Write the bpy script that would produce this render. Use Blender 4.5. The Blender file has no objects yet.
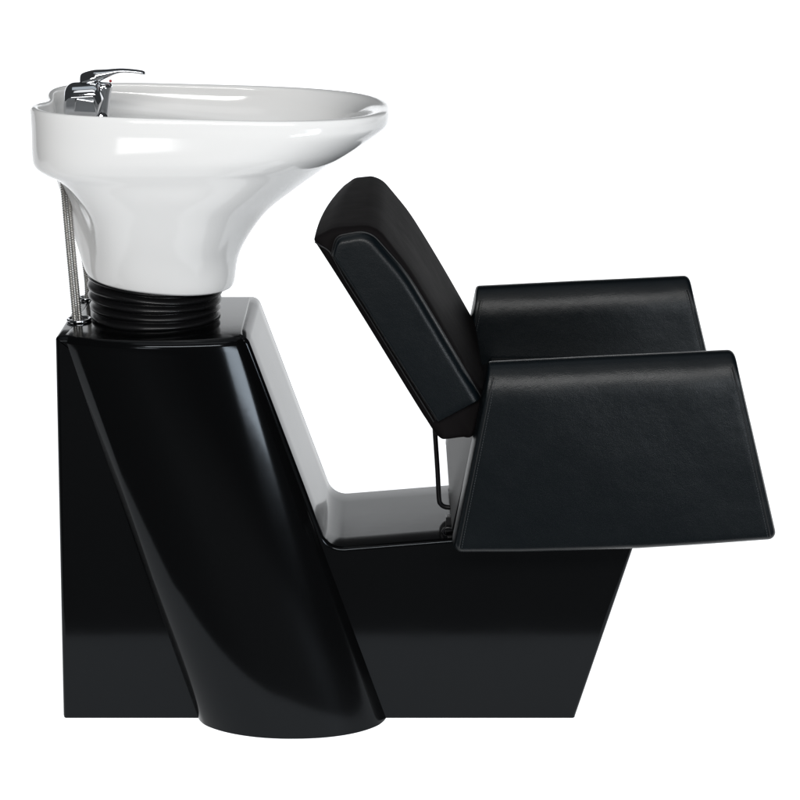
import bpy, bmesh, math, random
from math import sin, cos, pi, radians, sqrt, atan, tan
from mathutils import Vector, Matrix
random.seed(4)
C = bpy.context.scene.collection

# ------------------------------------------------------------------ camera
PITCH = math.atan(604 / 2062)
CAM = Vector((0, -3.309, 1.484))
cd = bpy.data.cameras.new("camera"); cam = bpy.data.objects.new("camera", cd); C.objects.link(cam)
cam.location = CAM; cam.rotation_euler = (pi / 2 - PITCH, 0, 0)
cd.sensor_width = 36; cd.lens = 2062 / 800 * 36; cd.clip_end = 100
bpy.context.scene.camera = cam

# ------------------------------------------------------------------ world, exposure
w = bpy.data.worlds.new("World"); bpy.context.scene.world = w; w.use_nodes = True
bg = w.node_tree.nodes["Background"]; bg.inputs[0].default_value = (.9, .95, 1, 1); bg.inputs[1].default_value = 0.05
vs = bpy.context.scene.view_settings
vs.view_transform = 'Standard'; vs.look = 'None'; vs.gamma = 1; vs.exposure = 0

# ------------------------------------------------------------------ studio lamps
def softbox(name, loc, target, sx, sy, power, col=(1, 1, 1)):
    l = bpy.data.lights.new(name, 'AREA'); l.shape = 'RECTANGLE'; l.size = sx; l.size_y = sy
    l.energy = power; l.color = col
    o = bpy.data.objects.new(name, l); C.objects.link(o); o.location = loc
    o.rotation_euler = (Vector(target) - Vector(loc)).to_track_quat('-Z', 'Y').to_euler()
    return o
softbox("overhead_softbox", (0.1, 0.0, 3.0), (0.1, 0.1, 0), 2.4, 1.0, 5, (.85, .93, 1))
softbox("key_softbox", (0.0, -1.6, 3.5), (0.1, 0, 0.6), 2.4, 1.2, 12)
softbox("front_softbox", (0.2, -4.2, 2.65), (0, 0, 0.9), 2.8, 0.6, 140, (1, .99, .975))
softbox("window_softbox", (-0.98, -3.3, 0.86), (-0.35, 0, 0.95), 0.58, 0.5, 7)
softbox("side_softbox", (1.55, -2.75, 0.68), (-0.1, 0, 0.7), 0.95, 0.34, 28, (.88, .94, 1))

# ------------------------------------------------------------------ helpers
def at(px, py, Y):
    """point in the plane y = Y that stands at this place of the measured side view (800 px)"""
    xc = (px - 400) / 2062; yc = (400 - py) / 2062
    d = Vector((xc, cos(PITCH) + yc * sin(PITCH), -sin(PITCH) + yc * cos(PITCH)))
    return CAM + d * ((Y - CAM.y) / d.y)
def xz(px, py, Y):
    p = at(px, py, Y); return (p.x, p.z)

def link(name, bm, mat, parent=None, smooth=True, angle=None):
    bmesh.ops.recalc_face_normals(bm, faces=bm.faces[:])
    me = bpy.data.meshes.new(name); bm.to_mesh(me); bm.free()
    for p in me.polygons: p.use_smooth = smooth
    if angle is not None:
        for p in me.polygons:
            if len(p.vertices) > 40: p.use_smooth = False
        me.set_sharp_from_angle(angle=radians(angle))
    me.materials.append(mat)
    o = bpy.data.objects.new(name, me); C.objects.link(o)
    if parent: o.parent = parent
    return o

def skin_rings(bm, rings, cap0=True, cap1=True, closed=True):
    vs = [[bm.verts.new(p) for p in r] for r in rings]
    n = len(vs[0])
    for a, b in zip(vs, vs[1:]):
        for i in range(n if closed else n - 1):
            j = (i + 1) % n
            bm.faces.new((a[i], a[j], b[j], b[i]))
    if cap0: bm.faces.new(vs[0])
    if cap1: bm.faces.new(vs[-1])
    return vs

def catmull(pts, per=8, closed=False):
    n = len(pts); out = []
    segs = n if closed else n - 1
    for i in range(segs):
        if closed: p0, p1, p2, p3 = (pts[(i + k - 1) % n] for k in range(4))
        else: p0, p1, p2, p3 = pts[max(i - 1, 0)], pts[i], pts[i + 1], pts[min(i + 2, n - 1)]
        for s in range(per):
            t = s / per
            out.append(tuple(.5 * ((2 * b) + (-a + c) * t + (2 * a - 5 * b + 4 * c - d) * t * t + (-a + 3 * b - 3 * c + d) * t ** 3)
                             for a, b, c, d in zip(p0, p1, p2, p3)))
    if not closed: out.append(tuple(pts[-1]))
    return out

def tube(bm, pts, r, seg=10, caps=True, ripple=None):
    pts = [Vector(p) for p in pts]
    up = Vector((0, 0, 1)); rings = []
    prev = None
    for i, p in enumerate(pts):
        t = (pts[min(i + 1, len(pts) - 1)] - pts[max(i - 1, 0)]).normalized()
        if prev is None:
            a = t.orthogonal().normalized()
        else:
            a = (prev - t * prev.dot(t)).normalized()
        prev = a; b = t.cross(a)
        rr = r if ripple is None else ripple(i)
        rings.append([p + (a * cos(2 * pi * k / seg) + b * sin(2 * pi * k / seg)) * rr for k in range(seg)])
    skin_rings(bm, rings, caps, caps)

def round_poly(pts, radii, per=8):
    """2-D polygon with rounded corners"""
    out = []; n = len(pts)
    for i in range(n):
        p = Vector(pts[i]); a = Vector(pts[i - 1]); b = Vector(pts[(i + 1) % n])
        r = radii[i] if isinstance(radii, (list, tuple)) else radii
        if r <= 0: out.append((p.x, p.y)); continue
        u = (a - p).normalized(); v = (b - p).normalized()
        half = math.acos(max(-1, min(1, u.dot(v)))) / 2
        t = r / tan(half); cen = p + (u + v).normalized() * (r / sin(half))
        s = p + u * t - cen; e = p + v * t - cen
        for k in range(per + 1):
            f = k / per; ang = s.angle_signed(e) * f
            q = Matrix.Rotation(-ang, 2) @ s
            out.append((cen.x + q.x, cen.y + q.y))
    return out

def resample(pts, step):
    out = []; n = len(pts)
    for i in range(n):
        a = Vector(pts[i]); b = Vector(pts[(i + 1) % n]); L = (b - a).length
        k = max(1, int(math.ceil(L / step)))
        for s in range(k): out.append(tuple(a.lerp(b, s / k)))
    return out

def normals2(pts):
    n = len(pts); out = []
    area = sum(pts[i][0] * pts[(i + 1) % n][1] - pts[(i + 1) % n][0] * pts[i][1] for i in range(n))
    sg = 1 if area > 0 else -1
    for i in range(n):
        d = Vector(pts[(i + 1) % n]) - Vector(pts[i - 1])
        d.normalize(); out.append(Vector((-d.y, d.x)) * sg)   # inward
    return out

def offset_poly(P, rr, ins):
    """sharp polygon P moved inwards, edge i (from point i to i+1) by rr[i] * ins"""
    n = len(P); area = sum(P[i][0] * P[(i + 1) % n][1] - P[(i + 1) % n][0] * P[i][1] for i in range(n)); sg = 1 if area > 0 else -1
    L = []
    for i in range(n):
        a = Vector(P[i]); d = (Vector(P[(i + 1) % n]) - a).normalized()
        L.append((a + Vector((-d.y, d.x)) * sg * rr[i] * ins, d))
    out = []
    for i in range(n):
        (a, d), (b, e) = L[i - 1], L[i]
        den = d.x * e.y - d.y * e.x
        if abs(den) < 1e-5: out.append(b); continue
        t = ((b.x - a.x) * e.y - (b.y - a.y) * e.x) / den
        out.append(a + d * t)
    return out

def cushion(bm, P, radii, edge_r, y0, y1, depth, dome0=0, dome1=0, step=.012, rings=8, wob=None):
    """polygon P (x,z) with corner radii, thick from y0 to y1; each edge rolls over by edge_r[i], depth deep"""
    if not isinstance(edge_r, (list, tuple)): edge_r = [edge_r] * len(P)
    n = len(P); per = 7; tight = min(max(edge_r[i - 1], edge_r[i]) for i in range(n))
    base = round_poly(P, radii, per)
    counts = []
    m = len(base)
    for i in range(m):
        counts.append(max(1, int(math.ceil((Vector(base[(i + 1) % m]) - Vector(base[i])).length / step))))
    def ring2(ins):
        Q = offset_poly(P, edge_r, ins)
        R = round_poly(Q, [max(radii[i] - ins * min(edge_r[i - 1], edge_r[i]), .0012) for i in range(n)], per)
        out = []
        for i in range(m):
            a = Vector(R[i]); b = Vector(R[(i + 1) % m])
            for s in range(counts[i]): out.append(a.lerp(b, s / counts[i]))
        return out
    prof = [(1 - sin(a), 1 - cos(a)) for a in [pi / 2 * k / rings for k in range(rings + 1)]]
    layers = []
    def lay(p2, y): return [Vector((p.x, y, p.y)) for p in p2]
    inner = ring2(1); cx = sum(p.x for p in inner) / len(inner); cz = sum(p.y for p in inner) / len(inner); cen = Vector((cx, cz))
    fs = (.1, .3, .5, .7, .84, .93)
    for f in fs: layers.append(lay([cen.lerp(p, f) for p in inner], y0))
    for a, b in prof: layers.append(lay(ring2(a), y0 + depth * b))
    for k in range(1, 14):
        layers.append(lay(ring2(0), y0 + depth + (y1 - y0 - 2 * depth) * k / 14))
    for a, b in prof[::-1]: layers.append(lay(ring2(a), y1 - depth * b))
    for f in fs[::-1]: layers.append(lay([cen.lerp(p, f) for p in inner], y1))
    xs = [p[0] for p in P]; zs_ = [p[1] for p in P]; bx0, bx1, bz0, bz1 = min(xs), max(xs), min(zs_), max(zs_)
    def q(x, z):
        X = (2 * x - bx0 - bx1) / (bx1 - bx0); Z = (2 * z - bz0 - bz1) / (bz1 - bz0)
        return max(0, 1 - X * X) * max(0, 1 - Z * Z)
    for l in layers:
        for v in l:
            t = (v.y - y0) / (y1 - y0); v.y += q(v.x, v.z) * (dome1 * t - dome0 * (1 - t))
    if wob: layers = [[wob(v) for v in l] for l in layers]
    skin_rings(bm, layers)
    return q

# ------------------------------------------------------------------ materials
def mat(name, col, rough, **kw):
    m = bpy.data.materials.new(name); m.use_nodes = True
    b = m.node_tree.nodes["Principled BSDF"]
    b.inputs["Base Color"].default_value = (*col, 1); b.inputs["Roughness"].default_value = rough
    for k, v in kw.items(): b.inputs[k.replace('_', ' ')].default_value = v
    return m
def nodes(m): return m.node_tree.nodes, m.node_tree.links, m.node_tree.nodes["Principled BSDF"]

def bumpy(m, specs, rough_var=None):
    """specs: list of (kind, scale, strength, distance)"""
    N, L, b = nodes(m); tc = N.new("ShaderNodeTexCoord"); prev = None
    for kind, sc, st, di in specs:
        if kind == 'noise': t = N.new("ShaderNodeTexNoise"); t.inputs["Scale"].default_value = sc; t.inputs["Detail"].default_value = 5; out = t.outputs["Fac"]
        elif kind == 'voronoi': t = N.new("ShaderNodeTexVoronoi"); t.inputs["Scale"].default_value = sc; out = t.outputs["Distance"]
        L.new(tc.outputs["Object"], t.inputs["Vector"])
        bp = N.new("ShaderNodeBump"); bp.inputs["Strength"].default_value = st; bp.inputs["Distance"].default_value = di
        L.new(out, bp.inputs["Height"])
        if prev: L.new(prev.outputs[0], bp.inputs["Normal"])
        prev = bp
    L.new(prev.outputs[0], b.inputs["Normal"])
    if rough_var:
        t = N.new("ShaderNodeTexNoise"); t.inputs["Scale"].default_value = rough_var[0]; t.inputs["Detail"].default_value = 4
        L.new(tc.outputs["Object"], t.inputs["Vector"])
        mr = N.new("ShaderNodeMapRange"); mr.inputs["To Min"].default_value = rough_var[1]; mr.inputs["To Max"].default_value = rough_var[2]
        L.new(t.outputs["Fac"], mr.inputs["Value"]); L.new(mr.outputs[0], b.inputs["Roughness"])
    return m

lacquer = bumpy(mat("black_lacquer", (.0022, .0023, .0025), .07, IOR=1.25, Specular_Tint=(.86, .93, 1, 1)), [('noise', 4, .12, .003)], (9, .09, .14))
leather = bumpy(mat("black_leather", (.0014, .0032, .0046), .36, IOR=1.31),
                [('voronoi', 700, .22, .0006), ('noise', 160, .12, .001), ('noise', 11, .2, .012)], (30, .32, .40))
matt_leather = bumpy(mat("matt_black_leather", (.0074, .0066, .0069), .65, IOR=1.10, Specular_IOR_Level=.15),
                [('voronoi', 900, .10, .0005), ('noise', 9, .15, .01)], (30, .55, .65))
frame_m = mat("satin_black_shell", (.004, .004, .0045), .35, IOR=1.10, Specular_IOR_Level=.3)
seam_m = bumpy(mat("seam_piping", (.006, .007, .008), .5), [('noise', 400, .3, .001)])
thread = mat("stitch_thread", (.05, .055, .06), .7)
ceramic = bumpy(mat("white_ceramic", (.82, .82, .815), .08, IOR=1.42), [('noise', 4, .1, .004)], (6, .07, .12))
chrome = mat("chrome", (.60, .61, .63), .05, Metallic=1.0)
hose_m = mat("braided_steel", (.42, .41, .39), .28, Metallic=1.0)
rubber = bumpy(mat("black_rubber", (.006, .006, .0065), .28, IOR=1.4), [('noise', 14, .12, .003)], (12, .2, .38))
steel_black = mat("black_painted_steel", (.008, .008, .009), .3)
red = mat("red_marker", (.3, .01, .015), .4)
sweep_glow = mat("white_sweep_added_glow", (.85, .86, .87), .7, Emission_Color=(.97, .985, 1, 1), Emission_Strength=.88)  # added glow lifts the sweep to pure white and washes out contact shadows
dark = bumpy(mat("studio_floor_grey", (.14, .14, .14), .7), [('noise', 30, .3, .002)])

# ------------------------------------------------------------------ setting
bm = bmesh.new()
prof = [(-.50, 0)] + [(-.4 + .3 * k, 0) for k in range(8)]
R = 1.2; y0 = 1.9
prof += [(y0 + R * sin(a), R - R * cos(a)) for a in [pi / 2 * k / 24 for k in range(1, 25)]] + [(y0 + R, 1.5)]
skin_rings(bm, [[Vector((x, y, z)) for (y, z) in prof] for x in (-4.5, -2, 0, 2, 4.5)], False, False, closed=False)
o = link("backdrop", bm, sweep_glow); o["kind"] = "structure"
bm = bmesh.new()
skin_rings(bm, [[Vector((x, -7, -.012)), Vector((x, 6, -.012))] for x in (-7, 7)], False, False, closed=False)
o = link("floor", bm, dark); o["kind"] = "structure"

# ------------------------------------------------------------------ the thing
unit = bpy.data.objects.new("backwash_unit", None); C.objects.link(unit); unit.location = (0, 0, 0)
unit["label"] = "black salon backwash unit with white ceramic basin, glossy pedestal and leather armchair seat"
unit["category"] = "backwash unit"

# ---------- pedestal
YF, YB = -.14, .14
TL = xz(55, 337, YF); BL = xz(63, 718, YF); BR = xz(575, 718, YF); TR = xz(638, 532, YF)
TC = xz(247, 337, YF); DK = xz(328, 549, YF); DR = xz(453, 539, YF)
zt = TC[1]
dkr = (TR[0], DR[1] + .006)
outline = [(TL[0], zt), (BL[0], 0), (BR[0], 0), dkr, DR, DK, TC]
outline = round_poly(outline, [.006, .004, .004, .012, .0, .034, .016], 8)
pts = resample(outline, .03)
bm = bmesh.new()
nm = normals2(pts); r = .007
def pr(ins, y): return [Vector((p[0] + m.x * ins, y, 0 if p[1] < .002 else max(0, p[1] + m.y * ins))) for p, m in zip(pts, nm)]
lay = [pr(r * (1 - sin(a)), YF + r * (1 - cos(a))) for a in [pi / 2 * k / 5 for k in range(6)]]
lay += [pr(0, YF + r + (YB - YF - 2 * r) * k / 6) for k in range(1, 6)]
lay += [pr(r * (1 - sin(a)), YB - r * (1 - cos(a))) for a in [pi / 2 * k / 5 for k in range(6)]][::-1]
skin_rings(bm, lay, False, False)
for l in (lay[0], lay[-1]): bm.faces.new([bm.verts.new(p) for p in l])   # flat side panels keep flat normals
# the leaning column that swells out of the front towards the floor
l0 = Vector(xz(57, 337, YF)); l1 = Vector(xz(196, 718, YF)); r0 = Vector(xz(246, 337, YF)); r1 = Vector(xz(388, 718, YF))
rows = []; NU = 72; NT = 10; NV = 70; TR_ = .012
ztc = zt + .0006
for j in range(NV + NT + 1):
    if j <= NT: ph = pi / 2 * j / NT; z = ztc - TR_ * (1 - cos(ph)); back = TR_ * (1 - sin(ph))
    else: z = (ztc - TR_) * (1 - (j - NT) / NV); back = 0
    t = 1 - z / ztc
    xl = l0.x + (l1.x - l0.x) * t + .003; xr = r0.x + (r1.x - r0.x) * t - .0025
    b = .032 + .048 * t ** 1.2
    f = min(1, t * 1.6)
    row = []
    YE = .137 if j <= NT else -.11
    YE = .137 - back if j <= NT else .10
    if j <= NT: row += [Vector((xl + .004 + back, YE, z)), Vector((xl + .002 + back, -.10, z))]
    else: row += [Vector((xl + .004, YE, z)), Vector((xl + .002, -.10, z))]
    for i in range(NU + 1):
        u = 0.5 - .5 * cos(pi * i / NU)
        q = abs(2 * u - 1)
        a = (1 - q ** 2.0) ** (1.0 - .38 * f) if u < .5 else (1 - q ** (2.1 + .2 * f)) ** .62
        x = xl + (xr - xl) * u
        row.append(Vector((x + (back if u < .04 else 0) * (1 - u / .04) - (back * .6 * max(0, (u - .9) / .1)), YF - b * a + .006 * (1 - min(1, a * 3)) + back, z)))
    row += [Vector((xr - .002 - back * .6, -.10, z)), Vector((xr - .004 - back * .6, YE, z))]
    rows.append(row)
skin_rings(bm, rows)
ped = link("pedestal", bm, lacquer, unit, angle=40)

# ---------- bellows collar
bm = bmesh.new()
c0 = at(156, 318, 0); cx = c0.x
prof = []
z0, z1 = zt - .002, zt + .1
xA, zA = xz(91, 272, 0); xB, zB = xz(231, 286, 0)
N = 90
rings = []
for i in range(N + 1):
    t = i / N; z = z0 + (z1 - z0) * t
    fold = 1 - abs(sin(pi * (t * 4.6 + .12))) ** .8
    rr = .1085 - .012 * fold - .002 * sin(5 * t + 1) - (.012 if t > .95 else 0)
    ring = []
    for k in range(96):
        a = 2 * pi * k / 96
        q = rr * (1 + .003 * sin(3 * a + 9 * t)); x = cx + q * cos(a)
        zc = zA + (zB - zA) * (x - xA) / (xB - xA) + .003
        ring.append(Vector((x, q * sin(a), z0 + (zc - z0) * t + .0006 * sin(4 * a + 12 * t))))
    rings.append(ring)
skin_rings(bm, rings)
link("bellows_collar", bm, rubber, unit)

# ---------- basin
# key rings: left point, right point (centre plane), half width, exponents left/right, dip
def keyring(L, Rr, wd, nL, nR, mid=.5): 
    a = at(*L, 0); b = at(*Rr, 0); return (a.x, a.z, b.x, b.z, wd, nL, nR, mid)
outer = [
    keyring((96, 273), (226, 286), .104, 2.2, 2.2, .5) + (.0, .0),
    keyring((91, 271), (230, 285), .110, 2.2, 2.2, .5) + (.002, .002),
    keyring((91, 266), (232, 280), .114, 2.3, 2.2, .5) + (.010, .004),
    keyring((96, 242), (236, 249), .128, 2.8, 2.2, .5) + (.032, .008),
    keyring((92, 209), (258, 212), .155, 3.1, 2.2, .5) + (.042, .012),
    keyring((77, 181), (290, 186), .178, 3.5, 2.2, .5) + (.032, .012),
    keyring((63, 167), (314, 168), .189, 3.8, 2.3, .5) + (.018, .014),
    keyring((50, 160), (330, 159), .1955, 4.0, 2.3, .5) + (.004, .010),
    keyring((42, 153), (343, 152), .2008, 4.0, 2.4, .5) + (.0, .008),
    keyring((40, 140), (361, 141), .2058, 4.0, 2.5, .5) + (.0, .004),
    keyring((39, 118), (385, 124), .2053, 4.0, 2.6, .5) + (.0, .0),
    keyring((38, 104), (389, 115), .2025, 4.0, 2.7, .5) + (.0, .0),
    keyring((38, 99), (389, 108), .2005, 4.0, 2.7, .5) + (.0, .0),
]
inner = [
    keyring((40, 97), (385, 106), .1985, 4.0, 2.7, .5),
    keyring((43, 97), (378, 106), .1945, 4.0, 2.7, .5),
    keyring((45, 99), (369, 109), .191, 4.0, 2.7, .5),
    keyring((47, 106), (356, 118), .190, 4.0, 2.6, .5),
    keyring((50, 116), (350, 130), .184, 3.6, 2.5, .5),
    keyring((62, 124), (340, 142), .172, 3.2, 2.4, .5),
    keyring((112, 128), (325, 155), .155, 2.6, 2.3, .5),
    keyring((124, 142), (305, 172), .135, 2.3, 2.2, .5),
    keyring((132, 180), (265, 200), .095, 2.1, 2.1, .5),
    keyring((145, 215), (225, 225), .055, 2.0, 2.0, .5),
    keyring((165, 228), (200, 232), .018, 2.0, 2.0, .5),
]
keys = catmull(outer + [k + (0., 0.) for k in inner], 7)
def ring_from(k, n=180):
    xl, zl, xr, zr, wd, nL, nR, mid, eL, eR = k; xm = xl + (xr - xl) * mid; out = []
    for i in range(n):
        a = 2 * pi * i / n; c = cos(a); s = sin(a)
        # smooth the exponent change across the middle
        f = .5 + .5 * max(-1, min(1, c * 3)); f = f * f * (3 - 2 * f)
        e = nL + (nR - nL) * f
        q = (abs(c) ** e + abs(s) ** e) ** (-1 / e)
        c2, s2 = c * q, s * q
        x = xm + (xr - xm if c2 > 0 else xm - xl) * c2
        y = wd * s2
        z = zl + (zr - zl) * (x - xl) / (xr - xl)
        # keel down the middle of both ends, under the apron
        if c2 < 0: x -= eL * math.exp(-(y / .05) ** 2) * -c2
        else: x += eR * math.exp(-(y / .07) ** 2) * c2
        out.append(Vector((x, y, z)))
    return out
bm = bmesh.new(); rings = []
zrim = at(38, 99, 0).z
for k in keys:
    r_ = ring_from(k)
    xl, xr = k[0], k[2]
    lev = max(0, min(1, ((k[1] + k[3]) / 2 - .93) / .05))
    for v in r_:
        # notch in the tap end of the rim for the hose and the shallow neck rest at the other end
        g = math.exp(-((v.y + .0) / .06) ** 2) * max(0, 1 - (v.x - at(38, 99, 0).x) / .07) * lev
        v.x += .014 * g; v.z -= .006 * g
        h = math.exp(-(v.y / .075) ** 2) * max(0, 1 - (at(387, 113, 0).x - v.x) / .09) * lev
        v.z -= .002 * h
    rings.append(r_)
skin_rings(bm, rings)
basin = link("basin", bm, ceramic, unit)
# drain
bm = bmesh.new(); p = at(182, 229, 0)
skin_rings(bm, [[Vector((p.x + rr * cos(2 * pi * k / 32), rr * sin(2 * pi * k / 32), p.z + .001 + dz)) for k in range(32)]
                for rr, dz in ((.024, 0), (.024, .003), (.018, .004), (.015, .001))])
link("drain", bm, chrome, basin)

# ---------- mixer tap
tap = bpy.data.objects.new("mixer_tap", None); C.objects.link(tap); tap.parent = unit
bm = bmesh.new()
def lathe_along(bm, a, b, radii, seg=32, sq=1.0):
    a = Vector(a); b = Vector(b); ax = (b - a); t = ax.normalized(); u = t.cross(Vector((0, 1, 0))).normalized(); v = t.cross(u)
    skin_rings(bm, [[a + ax * s + (u * cos(2 * pi * k / seg) * rr + v * sin(2 * pi * k / seg) * rr * sq) for k in range(seg)] for s, rr in radii])
base = at(100, 130, 0); top = at(104, 82, 0)
lathe_along(bm, base, top, [(0, .017), (.06, .017), (.08, .0125), (.5, .012), (.75, .0125), (.88, .014), (.96, .014), (1, .010)])
link("tap_body", bm, chrome, tap)
# spout block: short fat rounded barrel towards the viewer-left
bm = bmesh.new()
cushion(bm, [xz(63, 117, -.02), xz(64, 84, -.02), xz(99, 82, -.02), xz(104, 99, -.02), xz(98, 119, -.02)], [.008, .016, .014, .007, .007], [.006, .02, .012, .006, .02], -.034, .026, .026, .001, .001, step=.004)
link("spray_holder", bm, chrome, tap)
bm = bmesh.new()
cushion(bm, [xz(74, 112, -.03), xz(76, 97, -.03), xz(95, 100, -.03), xz(97, 113, -.03)], [.003] * 4, .0025, -.0375, -.022, .003, step=.004)
link("spray_head", bm, chrome, tap)
# lever
bm = bmesh.new()
path = [(80.5, 81, .010, .009), (83, 80, .015, .0115), (93, 77.5, .017, .012), (105, 74, .016, .0075), (120, 70.5, .014, .0035), (134, 71, .012, .0028), (143, 72.5, .010, .0028), (145.5, 73.5, .006, .0016)]
path = catmull(path, 5)
rings = []
for (px, py, hw, hh) in path:
    q = at(px, py, 0)
    rings.append([Vector((q.x, hw * math.copysign(abs(cos(a)) ** .8, cos(a)), q.z + hh * math.copysign(abs(sin(a)) ** .8, sin(a)))) for a in [2 * pi * k / 24 for k in range(24)]])
skin_rings(bm, rings)
link("lever", bm, chrome, tap)
bm = bmesh.new()
q = at(110.5, 81, -.008)
bmesh.ops.create_uvsphere(bm, u_segments=12, v_segments=8, radius=.0024, matrix=Matrix.Translation(q))
link("temperature_marker", bm, red, tap)

# ---------- hoses with their grommets on the pedestal top
def hose(pts):
    path = catmull([tuple(p) for p in pts], 60)
    # resample evenly
    P = [Vector(p) for p in path]; out = [P[0]]; acc = 0; step = .00075
    for a, b in zip(P, P[1:]):
        L = (b - a).length; d = step - acc
        while d <= L: out.append(a.lerp(b, d / L)); d += step
        acc = L - (d - step)
    bm = bmesh.new()
    tube(bm, out, .004, 12, True, lambda i: .0038 + .0008 * cos(2 * pi * i / 5))
    link("water_hose", bm, hose_m, unit)
hose([at(60, 150, -.03), at(62, 178, -.035), at(67, 235, -.04), at(73, 300, -.045), at(76, 335, -.045)])
hose([at(66, 150, -.03), at(67.5, 182, -.035), at(72, 235, -.04), at(78, 300, -.045), at(81, 335, -.045)])
hose([at(80, 240, .10), at(85, 268, .105), at(87, 290, .11), at(86, 312, .11)])
def grommet(px, py, rr):
    q = at(px, py, 0); 
    # find the point on the top plane
    d = (q - CAM); s = (zt - CAM.z) / d.z; q = CAM + d * s
    bm = bmesh.new()
    pts = [Vector((q.x + rr * cos(a), q.y + rr * sin(a), zt + .003)) for a in [2 * pi * k / 40 for k in range(40)]]
    rings = []
    for i, p in enumerate(pts):
        a = 2 * pi * i / 40; o_ = Vector((cos(a), sin(a), 0))
        rings.append([p + o_ * .0028 * cos(b) + Vector((0, 0, .0022)) * sin(b) for b in [2 * pi * k / 10 for k in range(10)]])
    skin_rings(bm, rings + [rings[0]], False, False)
    bmesh.ops.remove_doubles(bm, verts=bm.verts[:], dist=1e-6)
    link("grommet", bm, chrome, ped)
grommet(79, 321, .018)
grommet(86, 299.5, .011)

# ---------- armrests
AT = .064; AY = .255
def armrest(sgn):
    # outline measured on the outer face of the near armrest, z and x shared by both
    Y = -.29
    P = [xz(489, 368, Y), xz(737, 356, Y), xz(780, 544, Y), xz(640, 553, Y), xz(520, 557, Y), xz(451, 557, Y)]
    y0 = sgn * AY - AT / 2; y1 = sgn * AY + AT / 2
    bm = bmesh.new()
    def wf(x, z): return .0010 * sin(9 * x + 3 * z) * cos(13 * z + 4 * x) + .0005 * sin(31 * x + 7 * z) * sin(23 * z)
    def wob(v): return Vector((v.x, v.y + wf(v.x, v.z), v.z))
    q = cushion(bm, P, [.007, .011, .013, .3, .3, .015], [.052, .006, .014, .014, .014, .006], y0, y1, .030, .006, .006, step=.010, wob=wob)
    o = link("armrest", bm, leather, unit)
    # seams down the two slanted ends, on both faces, and their stitches
    for (a, b, inn) in (((493, 378), (459, 549), 1), ((733, 367), (771, 538), -1)):
        for (yy, sg) in ((y0, -1), (y1, 1)):
            pa = at(*a, Y); pb = at(*b, Y)
            dd = (pb - pa).normalized(); ln = (pb - pa).length
            def on(t, dx):
                p = pa.lerp(pb, t); x = p.x + dx; z = p.z
                return Vector((x, yy + sg * q(x, z) * .006 + wf(x, z), z))
            bm = bmesh.new()
            tube(bm, [on(k / 40, 0) for k in range(41)], .0010, 8)
            pp = link("piping", bm, seam_m, o)
            bs = bmesh.new(); n = int(ln / .0042)
            for k in range(n):
                p = on((k + .5) / n, inn * .0042) + Vector((0, sg * .0002, 0))
                tube(bs, [p - dd * .0014, p + dd * .0014], .00035, 5)
            st = link("stitching", bs, thread, o); st["kind"] = "stuff"
    return o
armrest(-1); armrest(1)

# ---------- seat
Y = -.29
bm = bmesh.new()
P = [xz(475, 452, Y), xz(452, 549, Y), xz(752, 540, Y), xz(738, 452, Y)]
cushion(bm, P, [.012, .006, .01, .02], .004, -.222, .222, .004)
shell = link("seat_frame", bm, frame_m, unit)
bm = bmesh.new()
zs = P[0][1]; x0 = P[0][0] + .04; x1 = P[3][0] - .01
cushion(bm, [(x0, zs), (x1, zs), (x1, zs + .014), (x0 + .004, zs + .014)], [.003, .003, .006, .006], .005, -.217, .217, .006)
link("seat_cushion", bm, leather, unit)

# ---------- backrest
Y = -.25
P = [xz(a, b, Y) for a, b in [(312, 240), (333, 229), (376, 226), (409, 270), (486, 401), (477, 440), (438, 441)]]
bm = bmesh.new()
def wob(v):
    # dished front and slightly soft surface
    n = .0015 * sin(14 * v.y + 6 * v.z) * sin(11 * v.z)
    s = max(0, min(1, (v.z - bz0) / (bz1 - bz0))); e = max(0, 1 - (abs(v.y) / .25) ** 4)
    # distance in front of the rear face: 0 at the rear, 1 on the seat side
    fr = max(0, min(1, ((v.x - ra[0]) * rn[0] + (v.z - ra[1]) * rn[1]) / .085))
    g = .004 * sin(pi * min(1, s * 1.02)) ** .8 * e * fr
    yy = max(0, min(1, (v.y + .25) / .5)); far = yy ** 2 * s ** 3
    low = max(0, 1 - s / .13); pk = .005 * low * sin(150 * v.x + 60 * v.z) + .002 * low * sin(310 * v.x - 90 * v.z)
    return Vector((v.x + g * rn[0] + n + .042 * far * (1 - fr), v.y + pk, v.z + g * rn[1] + n * .5 - .010 * far))
bz0 = min(p[1] for p in P); bz1 = max(p[1] for p in P)
ra = Vector(P[0]); rd = (Vector(P[-1]) - ra).normalized(); rn = Vector((-rd.y, rd.x))
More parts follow.
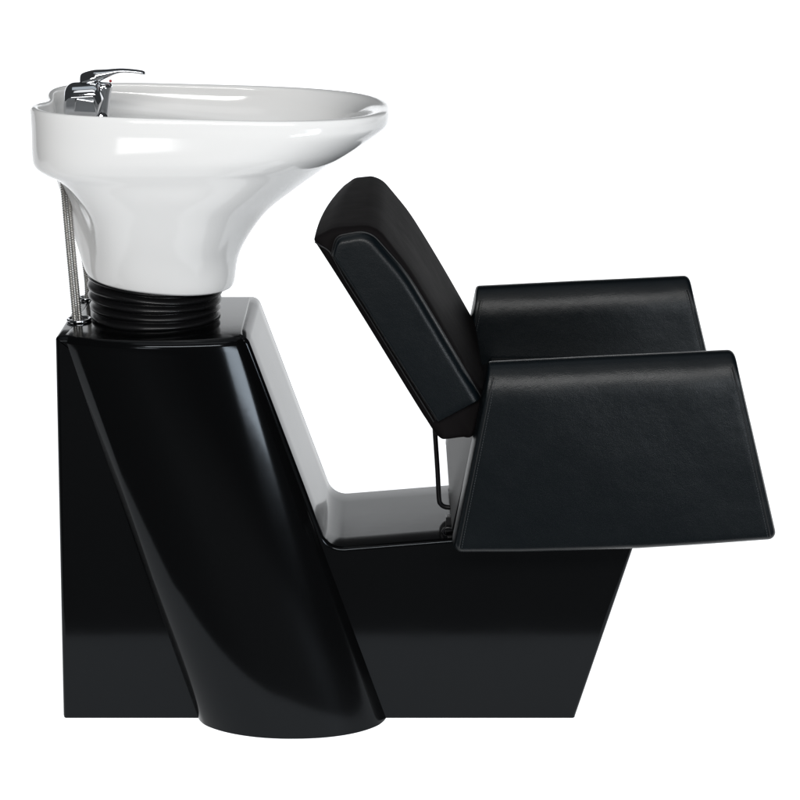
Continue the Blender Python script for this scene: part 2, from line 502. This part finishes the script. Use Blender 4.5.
if rn.x < 0: rn = -rn
cushion(bm, P, [.006, .045, .040, .4, .02, .026, .016], [.006, .008, .006, .005, .012, .012, .014], -.25, .25, .016, wob=wob)
back = link("backrest", bm, matt_leather, unit)
for sg in (-1, 1):
    P = [xz(a, b, Y) for a, b in [(331, 254), (336, 236), (369, 230), (406, 273), (481, 397), (437, 420)]]
    RD = [.008, .016, .034, .3, .003, .003]
    bm = bmesh.new()
    y0, y1 = (-.268, -.232) if sg < 0 else (.232, .268)
    q = cushion(bm, P, RD, [.006, .011, .013, .013, .003, .005], y0, y1, .014, .003 if sg < 0 else 0, .003 if sg > 0 else 0, step=.008, wob=wob)
    sp = link("side_panel", bm, leather, back)
    bm = bmesh.new()
    line = [wob(Vector((p[0], sg * .2512, p[1]))) for p in resample(round_poly(P, RD), .008)]
    tube(bm, line + [line[0]], .0015, 8)
    link("piping", bm, seam_m, back)
# seam across the back top corner
bm = bmesh.new()
seam = [at(315, 243, -.25) + Vector((0, .006, 0)), at(321, 246, -.252), at(327, 249.5, -.2515), at(332, 255.5, -.2515), at(346, 281, -.2515), at(366, 312, -.2515), at(387, 346, -.2515), at(411, 385, -.2515), at(434, 422, -.2515)]
tube(bm, catmull([tuple(p) for p in seam], 6), .0011, 8)
link("piping", bm, seam_m, back)

# ---------- support rod and hinge at the foot of the backrest
bm = bmesh.new()
tube(bm, catmull([tuple(at(a, b, -.02)) for a, b in ((434, 415), (435, 432), (437.5, 470), (439, 498), (441, 504), (446, 507), (456, 507.5))], 8), .0042, 12)
link("support_rod", bm, steel_black, unit)
bm = bmesh.new()
a0 = at(446, 517, -.1); a1 = at(456, 534, -.1)
cushion(bm, [(a0.x, a0.z), (a1.x, a0.z), (a1.x, a1.z - .003), (a0.x, a1.z - .003)], [.002] * 4, .001, -.1, -.085, .001)
tube(bm, catmull([tuple(at(a, b, -.105)) for a, b in ((452, 528), (446, 528), (443, 532), (445, 537), (452, 537))], 6), .0028, 8)
link("hinge_bracket", bm, steel_black, unit)
